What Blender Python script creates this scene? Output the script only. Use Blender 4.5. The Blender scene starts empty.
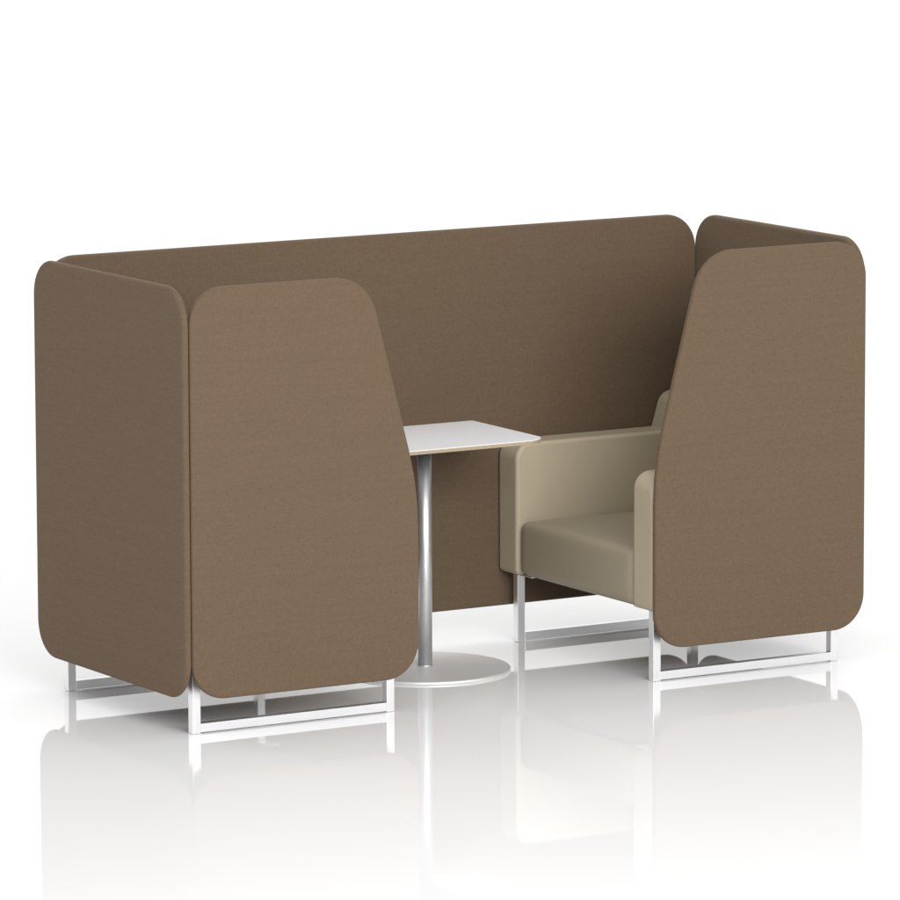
import bpy, bmesh, math
from mathutils import Vector, Matrix

sc = bpy.context.scene
col = sc.collection

# ------------------------------------------------------------------ sizes (metres)
W, D, T = 2.2686, 0.9058, 0.0200          # booth width, depth, panel thickness
ZB, ZT = 0.1046, 1.2546                   # panel bottom and top
CX, CY = W / 2, D / 2

# ------------------------------------------------------------------ materials
def new_mat(name):
    m = bpy.data.materials.new(name); m.use_nodes = True
    nt = m.node_tree
    return m, nt, nt.nodes['Principled BSDF']

def node(nt, kind, **kw):
    n = nt.nodes.new(kind)
    for k, v in kw.items(): setattr(n, k, v)
    return n

def noise(nt, scale_xyz, scale=1.0, detail=2.0):
    tc = node(nt, 'ShaderNodeTexCoord')
    mp = node(nt, 'ShaderNodeMapping'); mp.inputs['Scale'].default_value = scale_xyz
    nz = node(nt, 'ShaderNodeTexNoise'); nz.inputs['Scale'].default_value = scale
    nz.inputs['Detail'].default_value = detail
    nt.links.new(tc.outputs['Object'], mp.inputs['Vector'])
    nt.links.new(mp.outputs['Vector'], nz.inputs['Vector'])
    return nz.outputs['Fac']

def mathn(nt, op, a, b):
    n = node(nt, 'ShaderNodeMath', operation=op)
    for i, v in enumerate((a, b)):
        if hasattr(v, 'links'): nt.links.new(v, n.inputs[i])
        else: n.inputs[i].default_value = v
    return n.outputs[0]

def ramp(nt, fac, c0, c1, p0=0.0, p1=1.0):
    r = node(nt, 'ShaderNodeValToRGB')
    r.color_ramp.elements[0].position = p0; r.color_ramp.elements[0].color = (*c0, 1)
    r.color_ramp.elements[1].position = p1; r.color_ramp.elements[1].color = (*c1, 1)
    nt.links.new(fac, r.inputs['Fac'])
    return r.outputs['Color']

def bump(nt, bsdf, h, strength, dist):
    b = node(nt, 'ShaderNodeBump'); b.inputs['Strength'].default_value = strength
    b.inputs['Distance'].default_value = dist
    nt.links.new(h, b.inputs['Height']); nt.links.new(b.outputs['Normal'], bsdf.inputs['Normal'])

def fabric_mat():
    m, nt, b = new_mat('brown_woven_fabric')
    weft = noise(nt, (55, 55, 620), 1.0, 2)          # threads running level
    warp = noise(nt, (620, 620, 55), 1.0, 2)         # threads running upright
    grain = noise(nt, (260, 260, 260), 1.0, 2)
    slub = noise(nt, (4, 4, 90), 1.0, 3)
    s = mathn(nt, 'ADD', mathn(nt, 'MULTIPLY', weft, 0.36), mathn(nt, 'MULTIPLY', warp, 0.26))
    s = mathn(nt, 'ADD', s, mathn(nt, 'MULTIPLY', grain, 0.26))
    s = mathn(nt, 'ADD', s, mathn(nt, 'MULTIPLY', slub, 0.12))
    c = ramp(nt, s, FAB_LO, FAB_HI, 0.28, 0.72)
    nt.links.new(c, b.inputs['Base Color'])
    b.inputs['Roughness'].default_value = 0.9
    b.inputs['Specular IOR Level'].default_value = 0.12
    b.inputs['Sheen Weight'].default_value = 0.12
    b.inputs['Sheen Roughness'].default_value = 0.5
    b.inputs['Sheen Tint'].default_value = (0.75, 0.62, 0.5, 1)
    bump(nt, b, s, 0.35, 0.0012)
    return m

def vinyl_mat(name='beige_upholstery', k=1.0):
    m, nt, b = new_mat(name)
    g = noise(nt, (350, 350, 350), 1.0, 3)
    soft = noise(nt, (5, 5, 5), 1.0, 2)
    s = mathn(nt, 'ADD', mathn(nt, 'MULTIPLY', g, 0.5), mathn(nt, 'MULTIPLY', soft, 0.5))
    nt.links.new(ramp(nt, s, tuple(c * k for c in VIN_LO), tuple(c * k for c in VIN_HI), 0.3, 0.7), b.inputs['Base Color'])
    b.inputs['Roughness'].default_value = 0.5
    b.inputs['Specular IOR Level'].default_value = 0.35
    h = mathn(nt, 'ADD', mathn(nt, 'MULTIPLY', g, 0.15), soft)
    bump(nt, b, h, 0.25, 0.003)
    return m

def steel_mat(name, base, rough, axis, metal=1.0):
    m, nt, b = new_mat(name)
    sx = [700, 700, 700]; sx[axis] = 12
    g = noise(nt, tuple(sx), 1.0, 2)
    b.inputs['Metallic'].default_value = metal
    lo = tuple(c * 0.92 for c in base)
    nt.links.new(ramp(nt, g, lo, base, 0.3, 0.7), b.inputs['Base Color'])
    mr = node(nt, 'ShaderNodeMapRange')
    mr.inputs['To Min'].default_value = rough - 0.05; mr.inputs['To Max'].default_value = rough + 0.05
    nt.links.new(g, mr.inputs['Value']); nt.links.new(mr.outputs['Result'], b.inputs['Roughness'])
    return m

def plain(name, base, rough, spec=0.5, vary=0.05, sc_=200):
    m, nt, b = new_mat(name)
    g = noise(nt, (sc_, sc_, sc_), 1.0, 2)
    lo = tuple(c * (1 - vary) for c in base); hi = tuple(min(1, c * (1 + vary)) for c in base)
    nt.links.new(ramp(nt, g, lo, hi, 0.3, 0.7), b.inputs['Base Color'])
    b.inputs['Roughness'].default_value = rough
    b.inputs['Specular IOR Level'].default_value = spec
    return m

FAB_LO, FAB_HI = (0.0830, 0.0567, 0.0360), (0.1370, 0.0955, 0.0620)
VIN_LO, VIN_HI = (0.355, 0.302, 0.216), (0.400, 0.342, 0.247)
M_FAB = fabric_mat()
M_VIN = vinyl_mat()
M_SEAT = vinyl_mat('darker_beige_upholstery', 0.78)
M_TUBE = steel_mat('satin_steel_tube', (0.90, 0.90, 0.91), 0.34, 0)
M_LEG = steel_mat('satin_steel_leg', (0.90, 0.90, 0.91), 0.34, 2)
M_COL = steel_mat('brushed_steel_column', (0.68, 0.69, 0.70), 0.40, 2, 0.9)
M_DISC = steel_mat('brushed_steel_disc', (0.80, 0.80, 0.795), 0.42, 0, 0.6)
M_TOP = plain('white_laminate', (0.74, 0.74, 0.75), 0.38, 0.4, 0.012, 60)
M_PLY = plain('plywood_edge', (0.33, 0.265, 0.175), 0.55, 0.3, 0.15, 300)
M_DARK = plain('black_plastic', (0.03, 0.03, 0.03), 0.5)
M_FLOOR = plain('white_gloss_floor', (0.82, 0.82, 0.82), 0.025, 0.5, 0.004, 3)

# ------------------------------------------------------------------ mesh helpers
def link(name, bm, mat, parent=None, loc=(0, 0, 0), smooth=True):
    me = bpy.data.meshes.new(name)
    bmesh.ops.recalc_face_normals(bm, faces=bm.faces)
    bm.to_mesh(me); bm.free()
    if smooth:
        for p in me.polygons: p.use_smooth = True
    me.materials.append(mat)
    o = bpy.data.objects.new(name, me); col.objects.link(o)
    if smooth:
        w = o.modifiers.new('weighted_normals', 'WEIGHTED_NORMAL'); w.keep_sharp = True; w.weight = 100
    if parent: o.parent = parent
    o.location = loc
    return o

def round_poly(pts, seg=14):
    """pts: (x, y, radius) counter-clockwise -> (points, outward normals)"""
    out = []; n = len(pts)
    for i in range(n):
        p = Vector(pts[i][:2]); a = Vector(pts[i - 1][:2]); b = Vector(pts[(i + 1) % n][:2]); r = pts[i][2]
        d0 = (p - a).normalized(); d1 = (b - p).normalized()
        n0 = Vector((d0.y, -d0.x)); n1 = Vector((d1.y, -d1.x))
        turn = math.atan2(d0.x * d1.y - d0.y * d1.x, d0.dot(d1))
        if r < 1e-6 or abs(turn) < 1e-4:
            out.append((p, (n0 + n1).normalized())); continue
        tl = r * math.tan(turn / 2)
        c = p - d0 * tl - n0 * r
        k = max(3, int(seg * abs(turn) / (math.pi / 2)))
        for j in range(k + 1):
            t = turn * j / k
            nn = Vector((n0.x * math.cos(t) - n0.y * math.sin(t), n0.x * math.sin(t) + n0.y * math.cos(t)))
            out.append((c + nn * r, nn))
    return out

def slab(pts, depth, fr, mapf, seg=14, fseg=6):
    """rounded outline thickened over 0..depth with edges rounded by fr; mapf(u, v, d) -> xyz"""
    ol = round_poly(pts, seg)
    prof = []
    for k in range(fseg + 1):
        a = math.pi / 2 * k / fseg
        prof.append((fr * (1 - math.sin(a)), fr * (1 - math.cos(a))))
    prof += [(i, depth - d) for i, d in reversed(prof)]
    bm = bmesh.new(); rings = []
    for ins, d in prof:
        rings.append([bm.verts.new(mapf(p.x - n.x * ins, p.y - n.y * ins, d)) for p, n in ol])
    m = len(ol)
    for r0, r1 in zip(rings, rings[1:]):
        for i in range(m):
            bm.faces.new((r0[i], r0[(i + 1) % m], r1[(i + 1) % m], r1[i]))
    bm.faces.new(rings[0][::-1]); bm.faces.new(rings[-1])
    return bm

def cushion(lo, hi, r, crown=(0, 0, 0), n=22):
    """soft box: rounded edges of radius r, faces bulging by crown per axis"""
    bm = bmesh.new()
    lo = Vector(lo); hi = Vector(hi); c = (lo + hi) / 2; h = (hi - lo) / 2
    def grid(k):
        # parameter rows packed near the edges so the rounding is well resolved
        t = -1 + 2 * k / n
        return math.copysign(1 - (1 - abs(t)) ** 1.8, t)
    cache = {}
    def vert(key):
        if key in cache: return cache[key]
        q = Vector([grid(k) for k in key])
        p = Vector([q[i] * h[i] for i in range(3)])
        inner = Vector([max(-(h[i] - r), min(h[i] - r, p[i])) for i in range(3)])
        d = p - inner
        if d.length > 1e-9: p = inner + d.normalized() * r
        for i in range(3):
            if crown[i]:
                j, k = (i + 1) % 3, (i + 2) % 3
                p[i] += crown[i] * (p[i] / h[i]) * (1 - (p[j] / h[j]) ** 2) * (1 - (p[k] / h[k]) ** 2)
        cache[key] = bm.verts.new(p + c)
        return cache[key]
    for ax in range(3):
        j, k = (ax + 1) % 3, (ax + 2) % 3
        for s in (0, n):
            for a in range(n):
                for b in range(n):
                    ks = []
                    for da, db in ((0, 0), (1, 0), (1, 1), (0, 1)):
                        key = [0, 0, 0]; key[ax] = s; key[j] = a + da; key[k] = b + db
                        ks.append(vert(tuple(key)))
                    bm.faces.new(ks)
    return bm

def box(lo, hi, bev=0.0015, seg=2):
    bm = bmesh.new()
    bmesh.ops.create_cube(bm, size=1)
    for v in bm.verts:
        v.co = Vector([lo[i] + (v.co[i] + 0.5) * (hi[i] - lo[i]) for i in range(3)])
    if bev: bmesh.ops.bevel(bm, geom=bm.edges[:], offset=bev, segments=seg, profile=0.5, affect='EDGES')
    return bm

def lathe(prof, n=96):
    bm = bmesh.new(); rings = []
    for r, z in prof:
        if r < 1e-6: rings.append([bm.verts.new((0, 0, z))])
        else: rings.append([bm.verts.new((r * math.cos(2 * math.pi * k / n), r * math.sin(2 * math.pi * k / n), z)) for k in range(n)])
    for a, b in zip(rings, rings[1:]):
        if len(a) == 1 and len(b) == 1: continue
        for i in range(n):
            j = (i + 1) % n
            if len(a) == 1: bm.faces.new((a[0], b[i], b[j]))
            elif len(b) == 1: bm.faces.new((a[i], a[j], b[0]))
            else: bm.faces.new((a[i], a[j], b[j], b[i]))
    return bm

def thing(name, label, cat, loc, group=None, rz=0):
    o = bpy.data.objects.new(name, None); col.objects.link(o)
    o.empty_display_size = 0.1
    o.location = loc; o.rotation_euler.z = rz
    o['label'] = label; o['category'] = cat
    if group: o['group'] = group
    return o

# ------------------------------------------------------------------ floor
bm = bmesh.new()
vs = [bm.verts.new(p) for p in ((-150, -150, 0), (150, -150, 0), (150, 150, 0), (-150, 150, 0))]
bm.faces.new(vs)
floor = link('floor', bm, M_FLOOR, smooth=False)
floor['kind'] = 'structure'

# ------------------------------------------------------------------ brown screen
screen = thing('privacy_screen', 'tall brown fabric screen of five round-cornered panels enclosing two seats and a table', 'privacy screen', (CX, CY, 0))
def wp(f):                      # world coordinates -> under the screen's empty
    return lambda u, v, d: Vector(f(u, v, d)) - Vector((CX, CY, 0))
FR = 0.0070
R0 = 0.105
side = [(0, ZB, R0), (D, ZB, R0), (D, ZT, R0), (0, ZT, R0)]
TS = 0.0225                                # the side panels are a little thicker and softer
link('side_panel', slab(side, TS, 0.0108, wp(lambda u, v, d: (d - 0.003, u, v))), M_FAB, screen)
side_r = [(T + 0.0006, ZB, R0), (D, ZB, R0), (D, ZT, R0), (T + 0.0006, ZT, R0)]
link('side_panel', slab(side_r, 0.0280, 0.0095, wp(lambda u, v, d: (W + 0.0125 - d, u, v))), M_FAB, screen)
G = 0.0006
back = [(T + G, ZB, R0), (W - T - G, ZB, R0), (W - T - G, ZT, R0), (T + G, ZT, R0)]
link('back_panel', slab(back, T, FR, wp(lambda u, v, d: (u, D - d, v))), M_FAB, screen)
tap = [(T + G, ZB, R0), (0.7465, ZB, R0), (0.7465, 0.645, 0.9), (0.585, ZT, 0.135), (T + G, ZT, R0)]
link('front_panel', slab(tap, T, FR, wp(lambda u, v, d: (u, d, v))), M_FAB, screen)
tap_r = [(0.0005, ZB, R0)] + [(u - 0.0145, v, r) for u, v, r in tap[1:4]] + [(0.0005, ZT, R0)]
link('front_panel', slab(tap_r, T, FR, wp(lambda u, v, d: (W - u, d, v))), M_FAB, screen)

# ------------------------------------------------------------------ armchairs
# built with the origin at the footprint's centre, facing -X
OX, OY = 1.905, CY
def ch(x, y, z): return Vector((x - OX, y - OY, z))
XF = 1.540                                  # front of arms
A0, A1 = 0.0225, 0.1300                     # arm nearest the front panel, mirrored for the other
chair = thing('armchair', 'beige upholstered armchair facing left, behind the right tapered panel, steel frame below', 'armchair',
              (OX, OY, 0), 'armchairs facing each other inside the screen')
arm_out = [(XF, 0.212, 0.018), (2.13, 0.212, 0.012), (2.13, 0.613, 0.012), (XF, 0.613, 0.052)]
for y0 in (A0, D - A1):
    a = link('arm', slab(arm_out, A1 - A0, 0.012, lambda u, v, d: ch(u, y0 + d, v), 12, 6), M_VIN, chair)
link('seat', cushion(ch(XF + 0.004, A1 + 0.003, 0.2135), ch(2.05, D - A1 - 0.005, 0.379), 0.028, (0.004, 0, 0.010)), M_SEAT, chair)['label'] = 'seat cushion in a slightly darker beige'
bk = [(1.988, 0.222, 0.01), (2.243, 0.222, 0.01), (2.243, 0.721, 0.03), (2.110, 0.721, 0.050), (2.074, 0.60, 0.3)]
link('backrest', slab(bk, D - 0.0225 * 2 - 0.004, 0.016, lambda u, v, d: ch(u, 0.0245 + d, v), 12, 7), M_VIN, chair)
link('added_dust_cover', box(ch(XF + 0.035, 0.03, 0.2098), ch(2.235, D - 0.03, 0.2117), 0.0006), M_DARK, chair)  # unseen black sheet, added to darken the floor reflection and bounce under the chair
LW = 0.0255
LX = (1.5690, 2.1915); LY = (0.0615, D - 0.0615 - LW)
for y in LY:
    for x in LX:
        link('leg', box(ch(x, y, 0.0008), ch(x + LW, y + LW, 0.2066), 0.0012), M_LEG, chair)
    for x in LX:                            # flat plate joining the frame to the seat
        ya, yb = (y, 0.168) if y < CY else (D - 0.168, y + LW)
        link('mounting_plate', box(ch(x - 0.001, ya, 0.2068), ch(x + LW + 0.016, yb, 0.2122), 0.001), M_LEG, chair)
    link('crossbar', box(ch(LX[0] + LW, y, 0.0035), ch(LX[1], y + LW, 0.0285), 0.0012), M_TUBE, chair)

def dup(root, loc, rz, label):
    r = root.copy(); col.objects.link(r); r.location = loc; r.rotation_euler.z = rz; r['label'] = label
    for c in list(root.children):
        k = c.copy(); col.objects.link(k); k.parent = r
        for g in list(c.children):
            q = g.copy(); col.objects.link(q); q.parent = k
    return r
dup(chair, (W - OX, OY, 0), math.pi, 'armchair hidden behind the left tapered panel, only its square steel legs showing below')

# ------------------------------------------------------------------ table
TX, TY = 1.105, 0.580
table = thing('pedestal_table', 'small rectangular white table on a steel column and round base between the two seats', 'table', (TX, TY, 0))
hx, hy, tz = 0.298, 0.224, 0.690
rect = lambda a, b: [(-a, -b, 0.045), (a - 0.004, -b, 0.072), (a, b, 0.014), (-a, b, 0.014)]
top = link('tabletop', slab(rect(hx, hy), 0.0022, 0.0008, lambda u, v, d: (u, v, tz - d), 12, 3), M_TOP, table)
# plywood core: bevelled underneath so the rim looks thin
ol = round_poly(rect(hx - 0.0004, hy - 0.0004), 12)
bm = bmesh.new()
prof = [(0.0, tz - 0.0023), (0.0, tz - 0.0118), (0.004, tz - 0.0130)]
rings = [[bm.verts.new((p.x - n.x * i, p.y - n.y * i, z)) for p, n in ol] for i, z in prof]
for a, b in zip(rings, rings[1:]):
    for i in range(len(ol)):
        j = (i + 1) % len(ol); bm.faces.new((a[i], a[j], b[j], b[i]))
bm.faces.new(rings[0]); bm.faces.new(rings[-1][::-1])
link('edge_band', bm, M_PLY, top, smooth=False)
und = [(p.x - n.x * i, p.y - n.y * i) for p, n in ol for i in (0.0045,)]
bm = bmesh.new()
ra = [bm.verts.new((x, y, tz - 0.0128)) for x, y in und]
rb = [bm.verts.new((x * 0.98, y * 0.98, tz - 0.0134)) for x, y in und]
for i in range(len(ra)):
    j = (i + 1) % len(ra); bm.faces.new((ra[i], ra[j], rb[j], rb[i]))
bm.faces.new(ra); bm.faces.new(rb[::-1])
link('underside', bm, M_TOP, top, smooth=False)
cr = 0.0212
link('column', lathe([(0, 0.0135), (cr, 0.0135), (cr, tz - 0.0145), (0, tz - 0.0145)]), M_COL, table, smooth=False)
for p in bpy.data.objects['column'].data.polygons: p.use_smooth = abs(p.normal.z) < 0.5
link('collar', lathe([(0, 0.0125), (cr + 0.0022, 0.0125), (cr + 0.0022, 0.0145), (cr + 0.001, 0.0162), (0, 0.0162)]), M_COL, table)
link('mounting_plate', box((-0.09, -0.09, tz - 0.0160), (0.09, 0.09, tz - 0.0132), 0.001), M_DARK, table)
link('base', lathe([(0, 0.0), (0.249, 0.0), (0.252, 0.0015), (0.252, 0.0055), (0.2495, 0.0082), (0.243, 0.0094), (0.12, 0.0122), (0, 0.0130)], 160), M_DISC, table)

# ------------------------------------------------------------------ light
w = bpy.data.worlds.new('World'); sc.world = w; w.use_nodes = True
bg = w.node_tree.nodes['Background']
bg.inputs['Color'].default_value = (1, 1, 1, 1); bg.inputs['Strength'].default_value = 1.15

def area(name, loc, target, size, power, color=(1, 1, 1)):
    l = bpy.data.lights.new(name, 'AREA'); l.shape = 'RECTANGLE'; l.size, l.size_y = size
    l.energy = power; l.color = color
    o = bpy.data.objects.new(name, l); col.objects.link(o)
    o.location = loc
    o.rotation_euler = (Vector(target) - Vector(loc)).to_track_quat('-Z', 'Y').to_euler()
    return o
area('front_softbox', (-0.7, -8.0, 3.5), (1.15, 0.4, 0.5), (5.0, 2.6), 630)

# ------------------------------------------------------------------ camera
cd = bpy.data.cameras.new('camera'); cam = bpy.data.objects.new('camera', cd); col.objects.link(cam)
Fv = Vector((0.50460242, 0.85089499, -0.1461305)); Rv = Vector((0.85989085, -0.51046855, -0.00309403)); Uv = Vector((0.07722772, 0.12409503, 0.98926048))
m = Matrix((Rv, Uv, -Fv)).transposed().to_4x4()
m.translation = Vector((-7.72891637, -14.46354195, 3.22880304))
cam.matrix_world = m
cd.sensor_fit = 'HORIZONTAL'; cd.sensor_width = 36; cd.lens = 6033.565 / 900 * 36
cd.clip_start = 0.5; cd.clip_end = 1000
sc.camera = cam

sc.view_settings.view_transform = 'Standard'
sc.view_settings.look = 'None'
sc.view_settings.exposure = 0.0
sc.view_settings.gamma = 1.0
sc.cycles.max_bounces = 10
sc.cycles.diffuse_bounces = 6
sc.cycles.use_denoising = True
